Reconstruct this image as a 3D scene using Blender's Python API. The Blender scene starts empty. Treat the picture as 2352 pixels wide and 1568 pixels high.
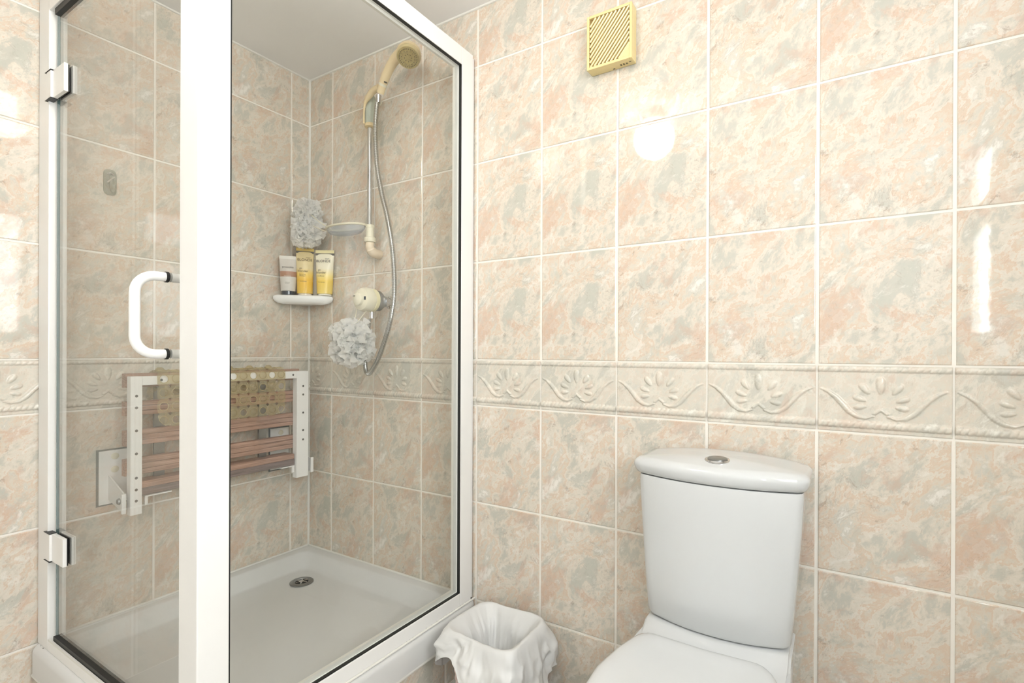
import bpy, bmesh, math, random
from mathutils import Vector, Matrix, noise
PI = math.pi
random.seed(4)
C = bpy.context.scene.collection
sc = bpy.context.scene

# ------------------------------------------------------------------ camera, world, exposure
cam_d = bpy.data.cameras.new('camera'); cam = bpy.data.objects.new('camera', cam_d); C.objects.link(cam)
yaw, pitch, roll = -.5547, -.0013, .004
_F = Vector((math.sin(yaw)*math.cos(pitch), math.cos(yaw)*math.cos(pitch), math.sin(pitch)))
_R = Vector((math.cos(yaw), -math.sin(yaw), 0)); _U = _R.cross(_F)
_R2 = _R*math.cos(roll)+_U*math.sin(roll); _U2 = -_R*math.sin(roll)+_U*math.cos(roll)
m = Matrix((_R2, _U2, -_F)).transposed().to_4x4(); m.translation = (1.946, -1.3939, 1.0572)
cam.matrix_world = m
cam_d.sensor_width = 36; cam_d.lens = 36*1178.2357/2352
cam_d.shift_x = -24.8/2352; cam_d.shift_y = 25.6/2352; cam_d.clip_start = .02
sc.camera = cam
w = bpy.data.worlds.new('world'); sc.world = w; w.use_nodes = True
w.node_tree.nodes['Background'].inputs[0].default_value = (.80, .88, 1, 1)
w.node_tree.nodes['Background'].inputs[1].default_value = 1.0
sc.view_settings.view_transform = 'Standard'; sc.view_settings.look = 'None'
sc.view_settings.gamma = 1; sc.view_settings.use_curve_mapping = False
sc.view_settings.exposure = 0.68
GLOBE = 24.0      # radiance of the ceiling globe
WIN = 14.5        # radiance of the big side window
WIN2 = 12.0       # radiance of the small frosted window

# ------------------------------------------------------------------ materials
def lin(*c):
    return tuple((v/255/12.92 if v/255 <= .04045 else ((v/255+.055)/1.055)**2.4) for v in c)+(1,)
def newmat(name):
    m = bpy.data.materials.new(name); m.use_nodes = True
    nt = m.node_tree; nt.nodes.clear()
    out = nt.nodes.new('ShaderNodeOutputMaterial')
    return m, nt, out
def N(nt, t, **kw):
    n = nt.nodes.new(t)
    for k, v in kw.items():
        if k.startswith('i_'): n.inputs[k[2:].replace('_', ' ')].default_value = v
        else: setattr(n, k, v)
    return n
def pbr(name, col, rough=.4, metal=0, vary=.03, scale=30, bump=0, trans=0, coat=0, spec=.5, sss=0, alpha=1):
    m, nt, out = newmat(name)
    p = N(nt, 'ShaderNodeBsdfPrincipled')
    tc = N(nt, 'ShaderNodeTexCoord'); nz = N(nt, 'ShaderNodeTexNoise'); nz.inputs['Scale'].default_value = scale
    nt.links.new(tc.outputs['Object'], nz.inputs['Vector'])
    mx = N(nt, 'ShaderNodeMix', data_type='RGBA')
    a = [min(1, c*(1-vary)) for c in col[:3]]+[1]; b = [min(1, c*(1+vary)) for c in col[:3]]+[1]
    mx.inputs[6].default_value = a; mx.inputs[7].default_value = b
    nt.links.new(nz.outputs['Fac'], mx.inputs[0]); nt.links.new(mx.outputs[2], p.inputs['Base Color'])
    p.inputs['Roughness'].default_value = rough; p.inputs['Metallic'].default_value = metal
    p.inputs['Transmission Weight'].default_value = trans; p.inputs['Coat Weight'].default_value = coat
    p.inputs['Specular IOR Level'].default_value = spec; p.inputs['Alpha'].default_value = alpha
    if sss: p.inputs['Subsurface Weight'].default_value = sss; p.inputs['Subsurface Scale'].default_value = .01
    if bump:
        bp = N(nt, 'ShaderNodeBump'); bp.inputs['Strength'].default_value = bump; bp.inputs['Distance'].default_value = .002
        nt.links.new(nz.outputs['Fac'], bp.inputs['Height']); nt.links.new(bp.outputs[0], p.inputs['Normal'])
    nt.links.new(p.outputs[0], out.inputs[0])
    return m
def ramp(nt, stops, interp='LINEAR'):
    r = N(nt, 'ShaderNodeValToRGB'); r.color_ramp.interpolation = interp
    e = r.color_ramp.elements
    while len(e) < len(stops): e.new(.5)
    for k, (p, c) in enumerate(stops): e[k].position = p; e[k].color = c
    return r
def marble(name, pale=0.0):
    """glossy ceramic: cream, peach, grey-green clouds with diagonal brushed veins"""
    m, nt, out = newmat(name); L = nt.links.new
    tc = N(nt, 'ShaderNodeTexCoord'); oi = N(nt, 'ShaderNodeObjectInfo')
    mul = N(nt, 'ShaderNodeMath', operation='MULTIPLY'); mul.inputs[1].default_value = 5
    fl = N(nt, 'ShaderNodeMath', operation='FLOOR'); m2 = N(nt, 'ShaderNodeMath', operation='MULTIPLY'); m2.inputs[1].default_value = 3.7
    L(oi.outputs['Random'], mul.inputs[0]); L(mul.outputs[0], fl.inputs[0]); L(fl.outputs[0], m2.inputs[0])
    cx = N(nt, 'ShaderNodeCombineXYZ'); L(m2.outputs[0], cx.inputs[0]); L(m2.outputs[0], cx.inputs[2])
    ad = N(nt, 'ShaderNodeVectorMath', operation='ADD'); L(tc.outputs['Object'], ad.inputs[0]); L(cx.outputs[0], ad.inputs[1])
    # domain warp
    wz = N(nt, 'ShaderNodeTexNoise'); wz.inputs['Scale'].default_value = 9; wz.inputs['Detail'].default_value = 3; L(ad.outputs[0], wz.inputs['Vector'])
    ws = N(nt, 'ShaderNodeVectorMath', operation='SCALE'); ws.inputs['Scale'].default_value = .035; L(wz.outputs['Color'], ws.inputs[0])
    a2 = N(nt, 'ShaderNodeVectorMath', operation='ADD'); L(ad.outputs[0], a2.inputs[0]); L(ws.outputs[0], a2.inputs[1])
    m0 = N(nt, 'ShaderNodeMapping'); m0.inputs['Rotation'].default_value = (0, math.radians(-38), 0); L(a2.outputs[0], m0.inputs['Vector'])
    mp = N(nt, 'ShaderNodeMapping'); mp.inputs['Scale'].default_value = (1.22, 1, .80); L(m0.outputs[0], mp.inputs['Vector'])
    def nz(scale, det, rough=.55, dist=0, off=0):
        n = N(nt, 'ShaderNodeTexNoise'); n.inputs['Scale'].default_value = scale; n.inputs['Detail'].default_value = det
        n.inputs['Roughness'].default_value = rough; n.inputs['Distortion'].default_value = dist
        o = N(nt, 'ShaderNodeVectorMath', operation='ADD'); o.inputs[1].default_value = (off, off*.7, off*1.3)
        L(mp.outputs[0], o.inputs[0]); L(o.outputs[0], n.inputs['Vector']); return n
    cream = lin(214, 205, 190); white = lin(230, 225, 216); peach = lin(214, 192, 170); green = lin(192, 191, 179); pink = lin(203, 170, 148); brown = lin(150, 128, 110)
    if pale: peach = lin(214, 203, 188); pink = lin(206, 182, 164); brown = lin(184, 172, 156); cream = lin(212, 207, 194); green = lin(200, 198, 188); white = lin(224, 221, 210)
    n1 = nz(10, 9, .70, .3)
    r1 = ramp(nt, [(.34, green), (.42, lin(198, 194, 182)), (.455, cream), (.50, lin(220, 212, 199)), (.515, peach), (.57, cream), (.60, lin(204, 199, 187)), (.66, white)]); L(n1.outputs['Fac'], r1.inputs[0])
    def over(prev, noise_, lo, hi, col, amt):
        rr = N(nt, 'ShaderNodeMapRange'); rr.interpolation_type = 'SMOOTHSTEP'
        rr.inputs['From Min'].default_value = lo; rr.inputs['From Max'].default_value = hi; rr.inputs['To Max'].default_value = amt
        L(noise_.outputs['Fac'], rr.inputs['Value'])
        mx = N(nt, 'ShaderNodeMix', data_type='RGBA'); L(rr.outputs[0], mx.inputs[0]); L(prev, mx.inputs[6]); mx.inputs[7].default_value = col
        return mx.outputs[2]
    c = r1.outputs[0]
    c = over(c, nz(9, 9, .68, .4, 5.1), .53, .62, pink, .46)
    c = over(c, nz(15, 8, .68, .3, 9.3), .54, .64, green, .5)
    c = over(c, nz(15, 9, .74, .5, 15.2), .55, .63, white, .6)
    c = over(c, nz(24, 8, .74, .4, 2.2), .585, .68, brown, .5)
    c = over(c, nz(52, 6, .7, .6, 12.2), .60, .72, brown, .28)
    c = over(c, nz(34, 8, .74, .8, 22.2), .58, .68, white, .4)
    # thin veins where a noise crosses .5
    v = nz(9, 8, .68, 1.6, 7.7)
    s1 = N(nt, 'ShaderNodeMath', operation='SUBTRACT'); s1.inputs[1].default_value = .5; L(v.outputs['Fac'], s1.inputs[0])
    s2 = N(nt, 'ShaderNodeMath', operation='ABSOLUTE'); L(s1.outputs[0], s2.inputs[0])
    mr = N(nt, 'ShaderNodeMapRange'); mr.inputs['From Min'].default_value = 0; mr.inputs['From Max'].default_value = .014; mr.inputs['To Min'].default_value = .34; mr.inputs['To Max'].default_value = 0
    L(s2.outputs[0], mr.inputs['Value'])
    gate = nz(7, 2, .5, 0, 3.3); gr = N(nt, 'ShaderNodeMapRange'); gr.inputs['From Min'].default_value = .48; gr.inputs['From Max'].default_value = .62; L(gate.outputs['Fac'], gr.inputs['Value'])
    gm = N(nt, 'ShaderNodeMath', operation='MULTIPLY'); L(mr.outputs[0], gm.inputs[0]); L(gr.outputs[0], gm.inputs[1])
    mx = N(nt, 'ShaderNodeMix', data_type='RGBA'); L(gm.outputs[0], mx.inputs[0]); L(c, mx.inputs[6]); mx.inputs[7].default_value = brown
    p = N(nt, 'ShaderNodeBsdfPrincipled'); L(mx.outputs[2], p.inputs['Base Color'])
    p.inputs['Roughness'].default_value = .035; p.inputs['Specular IOR Level'].default_value = .5
    bz = N(nt, 'ShaderNodeTexNoise'); bz.inputs['Scale'].default_value = 60; bz.inputs['Detail'].default_value = 3; L(ad.outputs[0], bz.inputs['Vector'])
    bp = N(nt, 'ShaderNodeBump'); bp.inputs['Strength'].default_value = .05; bp.inputs['Distance'].default_value = .0008
    L(bz.outputs['Fac'], bp.inputs['Height']); L(bp.outputs[0], p.inputs['Normal'])
    L(p.outputs[0], out.inputs[0])
    return m
def glassmat(name, tint, ior=1.45, rough=0.0):
    m, nt, out = newmat(name); L = nt.links.new
    t = N(nt, 'ShaderNodeBsdfTransparent'); t.inputs[0].default_value = tint
    g = N(nt, 'ShaderNodeBsdfGlossy'); g.inputs['Roughness'].default_value = rough
    f = N(nt, 'ShaderNodeLayerWeight'); f.inputs['Blend'].default_value = .5      # same reflectance on both faces of the sheet
    pw = N(nt, 'ShaderNodeMath', operation='POWER'); pw.inputs[1].default_value = 5; L(f.outputs['Facing'], pw.inputs[0])
    k0 = ((ior-1)/(ior+1))**2
    ma = N(nt, 'ShaderNodeMath', operation='MULTIPLY_ADD'); ma.inputs[1].default_value = 1-k0; ma.inputs[2].default_value = k0; L(pw.outputs[0], ma.inputs[0])
    mx = N(nt, 'ShaderNodeMixShader'); L(ma.outputs[0], mx.inputs[0]); L(t.outputs[0], mx.inputs[1]); L(g.outputs[0], mx.inputs[2])
    L(mx.outputs[0], out.inputs[0]); return m
def vinyl(name, col, through=.45, rough=.25):
    """soft translucent plastic: part see-through, part tinted body"""
    m, nt, out = newmat(name); L = nt.links.new
    t = N(nt, 'ShaderNodeBsdfTransparent'); t.inputs[0].default_value = [min(1, .35+.7*c) for c in col[:3]]+[1]
    p = N(nt, 'ShaderNodeBsdfPrincipled'); p.inputs['Base Color'].default_value = col; p.inputs['Roughness'].default_value = rough
    mx = N(nt, 'ShaderNodeMixShader'); mx.inputs[0].default_value = 1-through
    L(t.outputs[0], mx.inputs[1]); L(p.outputs[0], mx.inputs[2]); L(mx.outputs[0], out.inputs[0]); return m
def emit(name, col, strength, tex=0):
    m, nt, out = newmat(name); L = nt.links.new
    e = N(nt, 'ShaderNodeEmission'); e.inputs[0].default_value = col; e.inputs[1].default_value = strength
    if tex:
        tc = N(nt, 'ShaderNodeTexCoord'); v = N(nt, 'ShaderNodeTexNoise'); v.inputs['Scale'].default_value = tex; v.inputs['Detail'].default_value = 4
        L(tc.outputs['Object'], v.inputs['Vector'])
        r = ramp(nt, [(.35, tuple(c*.55 for c in col[:3])+(1,)), (.6, col)]); L(v.outputs['Fac'], r.inputs[0]); L(r.outputs[0], e.inputs[0])
    L(e.outputs[0], out.inputs[0]); return m
def bands(name, stops, rough=.25):
    """print that changes with height on the packaging (object z, metres / .2)"""
    m, nt, out = newmat(name); L = nt.links.new
    tc = N(nt, 'ShaderNodeTexCoord'); s = N(nt, 'ShaderNodeSeparateXYZ'); L(tc.outputs['Object'], s.inputs[0])
    q = N(nt, 'ShaderNodeMath', operation='MULTIPLY'); q.inputs[1].default_value = 5; L(s.outputs[2], q.inputs[0])
    r = ramp(nt, stops); L(q.outputs[0], r.inputs[0])
    p = N(nt, 'ShaderNodeBsdfPrincipled'); L(r.outputs[0], p.inputs['Base Color']); p.inputs['Roughness'].default_value = rough
    L(p.outputs[0], out.inputs[0]); return m
def wood(name, c1, c2):
    m, nt, out = newmat(name); L = nt.links.new
    tc = N(nt, 'ShaderNodeTexCoord'); mp = N(nt, 'ShaderNodeMapping'); mp.inputs['Scale'].default_value = (60, 3, 90); L(tc.outputs['Object'], mp.inputs[0])
    n = N(nt, 'ShaderNodeTexNoise'); n.inputs['Scale'].default_value = 3; n.inputs['Detail'].default_value = 6; L(mp.outputs[0], n.inputs['Vector'])
    r = ramp(nt, [(.35, c1), (.65, c2)]); L(n.outputs['Fac'], r.inputs[0])
    p = N(nt, 'ShaderNodeBsdfPrincipled'); L(r.outputs[0], p.inputs['Base Color']); p.inputs['Roughness'].default_value = .5
    L(p.outputs[0], out.inputs[0]); return m

TILE = marble('marbled_ceramic'); BORDER = marble('pale_relief_ceramic', 1)
GROUT = pbr('grout', lin(238, 233, 224), .8, vary=.05, scale=25)
SEAL = pbr('silicone', lin(228, 226, 219), .45, vary=.05, scale=20)
CEIL = pbr('ceiling_paint', lin(242, 241, 239), .9, vary=.03, scale=6, bump=.2)
PLAST = pbr('plaster', lin(240, 238, 233), .85)
FLOORM = pbr('vinyl_floor', lin(206, 203, 197), .5, vary=.1)
WHITEM = pbr('white_powder_coat', lin(240, 239, 236), .28, vary=.01)
TRAYM = pbr('tray_acrylic', lin(216, 216, 214), .22, vary=.02, scale=5)
BLACK = pbr('black_rubber', lin(20, 22, 22), .45)
GREYR = pbr('grey_seal', lin(96, 100, 98), .5)
GLASS = glassmat('clear_glass', (.988, .992, .984, 1))
EDGE = pbr('glass_edge', lin(92, 118, 120), .1, vary=.15, scale=6)
CHROME = pbr('chrome', lin(205, 205, 205), .12, metal=1, vary=.02)
STEELD = pbr('dull_steel', lin(150, 152, 152), .28, metal=1, vary=.1)
CER = pbr('sanitaryware', lin(208, 210, 210), .07, vary=.006, coat=.3)
CREAM = pbr('yellowed_plastic', lin(228, 208, 168), .35, vary=.04)
CREAM2 = pbr('cream_plastic', lin(226, 220, 198), .3, vary=.03)
SPRAY = pbr('limescaled_plate', lin(176, 160, 108), .5, vary=.3, scale=120)
GREYP = pbr('grey_green_plastic', lin(182, 190, 180), .3, vary=.04)
IVORY = pbr('fan_ivory', lin(232, 212, 154), .18, vary=.03)
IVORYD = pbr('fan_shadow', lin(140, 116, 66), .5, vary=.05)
DARK = pbr('dark_print', lin(74, 66, 48), .5)
WOODM = wood('seat_slat_wood', lin(150, 118, 102), lin(186, 152, 134))
WOODE = wood('seat_slat_edge', lin(112, 98, 94), lin(140, 124, 120))
MATM = vinyl('amber_bath_mat', lin(214, 200, 162), .70, .10)
MATR = vinyl('amber_bath_mat_rim', lin(226, 212, 172), .55, .15)
NET, _nt, _out = newmat('loofah_net')
_t = N(_nt, 'ShaderNodeBsdfTransparent'); _d = N(_nt, 'ShaderNodeBsdfDiffuse'); _l = N(_nt, 'ShaderNodeBsdfTranslucent')
_d.inputs[0].default_value = (.96, .96, .95, 1); _l.inputs[0].default_value = (.98, .98, .97, 1)
_m1 = N(_nt, 'ShaderNodeMixShader'); _m1.inputs[0].default_value = .62; _m2 = N(_nt, 'ShaderNodeMixShader'); _m2.inputs[0].default_value = .90
_nt.links.new(_d.outputs[0], _m1.inputs[1]); _nt.links.new(_l.outputs[0], _m1.inputs[2]); _nt.links.new(_t.outputs[0], _m2.inputs[1]); _nt.links.new(_m1.outputs[0], _m2.inputs[2]); _nt.links.new(_m2.outputs[0], _out.inputs[0])
LINER = vinyl('bin_liner_film', lin(222, 222, 220), .06, .36)
_nt = LINER.node_tree; _n = N(_nt, 'ShaderNodeTexNoise'); _n.noise_type = 'RIDGED_MULTIFRACTAL'; _n.inputs['Scale'].default_value = 14; _n.inputs['Detail'].default_value = 4; _n.inputs['Distortion'].default_value = .6
_tc = N(_nt, 'ShaderNodeTexCoord'); _nt.links.new(_tc.outputs['Object'], _n.inputs['Vector']); _b = N(_nt, 'ShaderNodeBump'); _b.inputs['Strength'].default_value = .55; _b.inputs['Distance'].default_value = .006
_nt.links.new(_n.outputs['Fac'], _b.inputs['Height']); _p = [n for n in _nt.nodes if n.type == 'BSDF_PRINCIPLED'][0]; _nt.links.new(_b.outputs[0], _p.inputs['Normal'])
WICK = pbr('wicker_pink', lin(216, 196, 188), .6, vary=.08, scale=80)
HOOKM = vinyl('clear_hook', lin(196, 198, 184), .55, .05)
DISHM = vinyl('clear_blue_dish', lin(205, 210, 218), .68, .06)
PINKM = pbr('pink_plastic', lin(196, 160, 152), .3)
NAVY = pbr('navy_cap', lin(22, 38, 54), .15)
GREYW = pbr('grey_tube_white', lin(226, 222, 214), .25)
DIRT = pbr('black_mould', lin(52, 44, 38), .9)
INKB = pbr('brown_ink', lin(86, 66, 34), .5)
INKG = pbr('grey_ink', lin(92, 88, 84), .5)

# ------------------------------------------------------------------ object helpers
MATW = {}
def link(o): C.objects.link(o); return o
def thing(name, label, cat, loc=(0, 0, 0), rz=0, group=None, rot=None):
    o = link(bpy.data.objects.new(name, None)); o.empty_display_size = .05
    o.location = loc; o.rotation_euler = rot or (0, 0, rz)
    o['label'] = label; o['category'] = cat
    if group: o['group'] = group
    MATW[o.name] = Matrix.Translation(loc) @ (Matrix.Rotation(rz, 4, 'Z') if not rot else o.rotation_euler.to_matrix().to_4x4())
    return o
def obj(name, bm, mat, parent=None, world=True, smooth=False, kind=None):
    """one mesh object out of a bmesh; vertices given in world space unless world=False (root's own frame)"""
    if parent is not None:
        M = MATW[parent.name]
        if world: bmesh.ops.transform(bm, matrix=M.inverted(), verts=bm.verts)
    me = bpy.data.meshes.new(name); bm.to_mesh(me); bm.free()
    for mt in (mat if isinstance(mat, (list, tuple)) else [mat]): me.materials.append(mt)
    if smooth:
        me.shade_smooth()
        if smooth != 'all': me.set_sharp_from_angle(angle=math.radians(38))
    o = link(bpy.data.objects.new(name, me))
    if parent is not None: o.parent = parent; MATW[o.name] = MATW[parent.name]
    else: MATW[o.name] = Matrix.Identity(4)
    if kind: o['kind'] = kind
    return o
def tag(o, label, cat, group=None):
    o['label'] = label; o['category'] = cat
    if group: o['group'] = group
    return o
def bx(bm, x0, x1, y0, y1, z0, z1, bev=0, mi=0):
    vs = [bm.verts.new((x, y, z)) for x in (x0, x1) for y in (y0, y1) for z in (z0, z1)]
    fs = [bm.faces.new([vs[i] for i in q]) for q in ((0, 1, 3, 2), (4, 6, 7, 5), (0, 4, 5, 1), (2, 3, 7, 6), (0, 2, 6, 4), (1, 5, 7, 3))]
    for f in fs: f.material_index = mi
    if bev:
        es = list({e for f in fs for e in f.edges})
        r = bmesh.ops.bevel(bm, geom=es, offset=bev, segments=2, affect='EDGES', profile=.6)
        for f in r['faces']: f.material_index = mi
    return bm
def box(*a, **k): return bx(bmesh.new(), *a, **k)
def tube(bm, pts, r, seg=12, caps=True, mi=0):
    pts = [Vector(p) for p in pts]; n = len(pts); rs = r if isinstance(r, (list, tuple)) else [r]*n
    prev = None; rings = []
    for i, p in enumerate(pts):
        t = (pts[min(i+1, n-1)]-pts[max(i-1, 0)]).normalized()
        if prev is None:
            a = Vector((0, 0, 1)) if abs(t.z) < .9 else Vector((1, 0, 0)); u = (a-t*a.dot(t)).normalized()
        else: u = (prev-t*prev.dot(t)).normalized()
        prev = u; v = t.cross(u)
        rings.append([bm.verts.new(p+(u*math.cos(2*PI*k/seg)+v*math.sin(2*PI*k/seg))*rs[i]) for k in range(seg)])
    for a, b in zip(rings, rings[1:]):
        for k in range(seg): bm.faces.new((a[k], a[(k+1) % seg], b[(k+1) % seg], b[k])).material_index = mi
    if caps:
        bm.faces.new(rings[0][::-1]).material_index = mi; bm.faces.new(rings[-1]).material_index = mi
    return bm
def loft(bm, rings, cap0=True, cap1=True, mi=0):
    R = [[bm.verts.new(p) for p in r] for r in rings]; n = len(R[0])
    for a, b in zip(R, R[1:]):
        for k in range(n): bm.faces.new((a[k], a[(k+1) % n], b[(k+1) % n], b[k])).material_index = mi
    if cap0: bm.faces.new(R[0][::-1]).material_index = mi
    if cap1: bm.faces.new(R[-1]).material_index = mi
    bmesh.ops.recalc_face_normals(bm, faces=bm.faces)
    return bm
def lathe(bm, prof, origin, axis=(0, 0, 1), seg=32, mi=0):
    """profile [(radius, height along axis)]"""
    ax = Vector(axis).normalized(); a = Vector((0, 0, 1)) if abs(ax.z) < .9 else Vector((1, 0, 0))
    u = (a-ax*a.dot(ax)).normalized(); v = ax.cross(u); o = Vector(origin)
    rings = [[tuple(o+ax*h+(u*math.cos(2*PI*k/seg)+v*math.sin(2*PI*k/seg))*max(r, 1e-5)) for k in range(seg)] for r, h in prof]
    return loft(bm, rings, True, True, mi)
def spline(pts, n=8):
    pts = [Vector(p) for p in pts]; out = []
    P = [pts[0]*2-pts[1]]+pts+[pts[-1]*2-pts[-2]]
    for i in range(1, len(P)-2):
        for k in range(n):
            t = k/n; a, b, c, d = P[i-1], P[i], P[i+1], P[i+2]
            out.append(.5*((2*b)+(-a+c)*t+(2*a-5*b+4*c-d)*t*t+(-a+3*b-3*c+d)*t**3))
    out.append(pts[-1]); return out
def rpoly(corners, n=96):
    """closed outline with rounded corners, resampled evenly; corners [(x, y, r)]"""
    pts = []; m_ = len(corners)
    for i in range(m_):
        p = Vector(corners[i][:2]); a = Vector(corners[i-1][:2]); b = Vector(corners[(i+1) % m_][:2]); r = corners[i][2]
        d1 = (a-p).normalized(); d2 = (b-p).normalized()
        if r <= 0: pts.append(p); continue
        ang = math.acos(max(-1, min(1, d1.dot(d2)))); tl = min(r/math.tan(ang/2), (a-p).length*.49, (b-p).length*.49)
        s, e = p+d1*tl, p+d2*tl
        for k in range(7):
            t = k/6; pts.append(s*(1-t)**2+p*2*t*(1-t)+e*t*t)
    L = [0]
    for i in range(len(pts)): L.append(L[-1]+(pts[(i+1) % len(pts)]-pts[i]).length)
    out = []; j = 0
    for k in range(n):
        s = L[-1]*k/n
        while L[j+1] < s: j += 1
        t = (s-L[j])/max(1e-9, L[j+1]-L[j]); out.append(pts[j].lerp(pts[(j+1) % len(pts)], t))
    return out
def text(name, body, size, mat, parent, M, bold=0, kind=None):
    """flat lettering laid on a surface; M places it in the root's own frame"""
    cu = bpy.data.curves.new(name, 'FONT'); cu.body = body; cu.size = size; cu.extrude = .0001; cu.align_x = 'CENTER'; cu.offset = bold
    t = bpy.data.objects.new('tmp', cu); C.objects.link(t)
    dg = bpy.context.evaluated_depsgraph_get(); me = bpy.data.meshes.new_from_object(t.evaluated_get(dg))
    bpy.data.objects.remove(t); bpy.data.curves.remove(cu)
    me.name = name; me.transform(M); me.materials.clear(); me.materials.append(mat)
    o = link(bpy.data.objects.new(name, me)); o.parent = parent; MATW[o.name] = MATW[parent.name]
    return o

# ------------------------------------------------------------------ room shell
RX, RY, RZ = 2.6, -2.75, 2.22
def struct(name, bm, mat): return obj(name, bm, mat, kind='structure')
wall_back = struct('wall_back', box(-.1, RX+.1, .0018, .1, 0, RZ), GROUT)
wall_left = struct('wall_left', box(-.1, -.0018, RY, .0018, 0, RZ), GROUT)
struct('floor', box(-.1, RX+.1, RY-.1, .1, -.08, 0), FLOORM)
struct('ceiling', box(-.1, RX+.1, RY-.1, .1, RZ, RZ+.08), CEIL)
struct('wall_front', box(-.1, RX+.1, RY-.1, RY, 0, RZ), PLAST)
def wall_holes(x0, x1, holes):
    ys = sorted({RY, .0018}|{h[0] for h in holes}|{h[1] for h in holes}); zs = sorted({0, RZ}|{h[2] for h in holes}|{h[3] for h in holes})
    bm = bmesh.new()
    for a, b in zip(ys, ys[1:]):
        for c, d in zip(zs, zs[1:]):
            if not any(h[0] <= a and b <= h[1] and h[2] <= c and d <= h[3] for h in holes): bx(bm, x0, x1, a, b, c, d)
    return bm
W1 = (-2.58, -2.13, 1.15, 2.16); W2 = (-1.47, -.85, 1.15, 1.95)
struct('wall_right', wall_holes(RX, RX+.12, [W1, W2]), PLAST)
PANE1 = emit('frosted_daylight_small', (.93, .97, 1, 1), WIN2, 14); PANE2 = emit('frosted_daylight', (.93, .97, 1, 1), WIN, 5)
def window(name, W, mull_y, mull_z, pm):
    y0, y1, z0, z1 = W; bm = bmesh.new(); f = .025; x0, x1 = RX+.004, RX+.045
    bx(bm, x0, x1, y0, y1, z0, z0+f); bx(bm, x0, x1, y0, y1, z1-f, z1); bx(bm, x0, x1, y0, y0+f, z0+f, z1-f); bx(bm, x0, x1, y1-f, y1, z0+f, z1-f)
    for q, wd in mull_y: bx(bm, x0, x1, q-wd/2, q+wd/2, z0+f, z1-f)
    for q, wd in mull_z: bx(bm, x0-.002, x1, y0+f, y1-f, q-wd/2, q+wd/2)
    o = obj(name, bm, WHITEM, kind='structure')
    obj('pane', box(x1-.012, x1-.006, y0+f, y1-f, z0+f, z1-f), pm, o)
    return o
window('window_1', W1, [], [(1.82, .16)], PANE1)
window('window_2', W2, [(-1.16, .07)], [], PANE2)
# a plain panelled door in the wall behind the camera
dr = obj('door_1', box(.9, 1.66, RY, RY+.04, 0, 1.98, bev=.003), WHITEM, kind='structure')
for z0, z1 in ((.2, .9), (1.05, 1.85)):
    for x0 in (1.0, 1.32): obj('door_panel', box(x0, x0+.24, RY+.04, RY+.05, z0, z1, bev=.004), WHITEM, dr)

# ------------------------------------------------------------------ tiles
ROWS = [0, .2181, .5486, .8759, 1.03, 1.359, 1.6932, 2.0217, RZ]
GX, GZ = .0036, .0029       # half joint widths
_tm = {}
def tile_mesh(w_, h_):
    k = (round(w_, 4), round(h_, 4))
    if k in _tm: return _tm[k]
    bm = bmesh.new(); W, H = w_/2-GX, h_/2-GZ; b = .0022
    r0 = [(-W, -H), (W, -H), (W, H), (-W, H)]; r1 = [(-W+b, -H+b), (W-b, -H+b), (W-b, H-b), (-W+b, H-b)]
    loft(bm, [[(x, .0055, z) for x, z in r0], [(x, .0009, z) for x, z in r0], [(x, .0001, z) for x, z in [(a*.5+c*.5, d*.5+e*.5) for (a, d), (c, e) in zip(r0, r1)]], [(x, -.0003, z) for x, z in r1]], True, True)
    me = bpy.data.meshes.new('tile'); bm.to_mesh(me); bm.free(); me.materials.append(TILE); _tm[k] = me; return me
def seg_d(px, pz, ax, az, bx_, bz):
    dx, dz = bx_-ax, bz-az; L = dx*dx+dz*dz; t = max(0, min(1, ((px-ax)*dx+(pz-az)*dz)/L)) if L else 0
    return math.hypot(px-ax-t*dx, pz-az-t*dz), t
SCR = [(.008, .055), (.022, .061), (.038, .074), (.051, .089), (.064, .105), (.079, .116), (.095, .119), (.110, .114)]
PET = [(.1235, .045, 0, .0085, .0200), (.0935, .053, -38, .0070, .0145), (.1540, .053, 38, .0070, .0145), (.0835, .0755, -68, .0062, .0135),
       (.1640, .0755, 68, .0062, .0135), (.0850, .0945, -98, .0055, .0125), (.1620, .0945, 98, .0055, .0125)]
def relief(u, v):
    """height of the moulded border at u across, v down from the top edge (metres)"""
    h = 0
    for vc, hw, amp in ((.0090, .0068, .0042), (.1345, .0088, .0058)):
        t = (v-vc)/hw; ph = u/.0125+t*.38; lobe = abs(math.sin(PI*ph))
        e = hw*(.86+.14*lobe); tt = (v-vc)/e
        if abs(tt) < 1: h = max(h, amp*math.sqrt(1-tt*tt)*(.55+.45*lobe**.6))
    for cx, cz, a, rx, rz in PET:
        a = math.radians(a); dx, dz = u-cx, -(v-cz); lx = dx*math.cos(a)-dz*math.sin(a); lz = dx*math.sin(a)+dz*math.cos(a)
        q = (lx/(rx*(1+.25*lz/rz)))**2+(lz/rz)**2
        if q < 1: h = max(h, .0046*math.sqrt(1-q))
    for side in (0, 1):
        uu = u if side == 0 else .247-u
        for i in range(len(SCR)-1):
            d, t = seg_d(uu, v, *SCR[i], *SCR[i+1]); s = (i+t)/(len(SCR)-1); r = .0022+.0040*math.sin(PI*min(1, s*1.05))**1.2
            if d < r: h = max(h, .0046*math.sqrt(1-(d/r)**2)*min(1, .4+s*3))
    d, t = seg_d(u, v, .112, .108, .1235, .099); d2, t2 = seg_d(u, v, .1235, .099, .135, .108)
    d = min(d, d2)
    if d < .0035: h = max(h, .0036*math.sqrt(1-(d/.0035)**2))
    return h
_bm = {}
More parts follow.
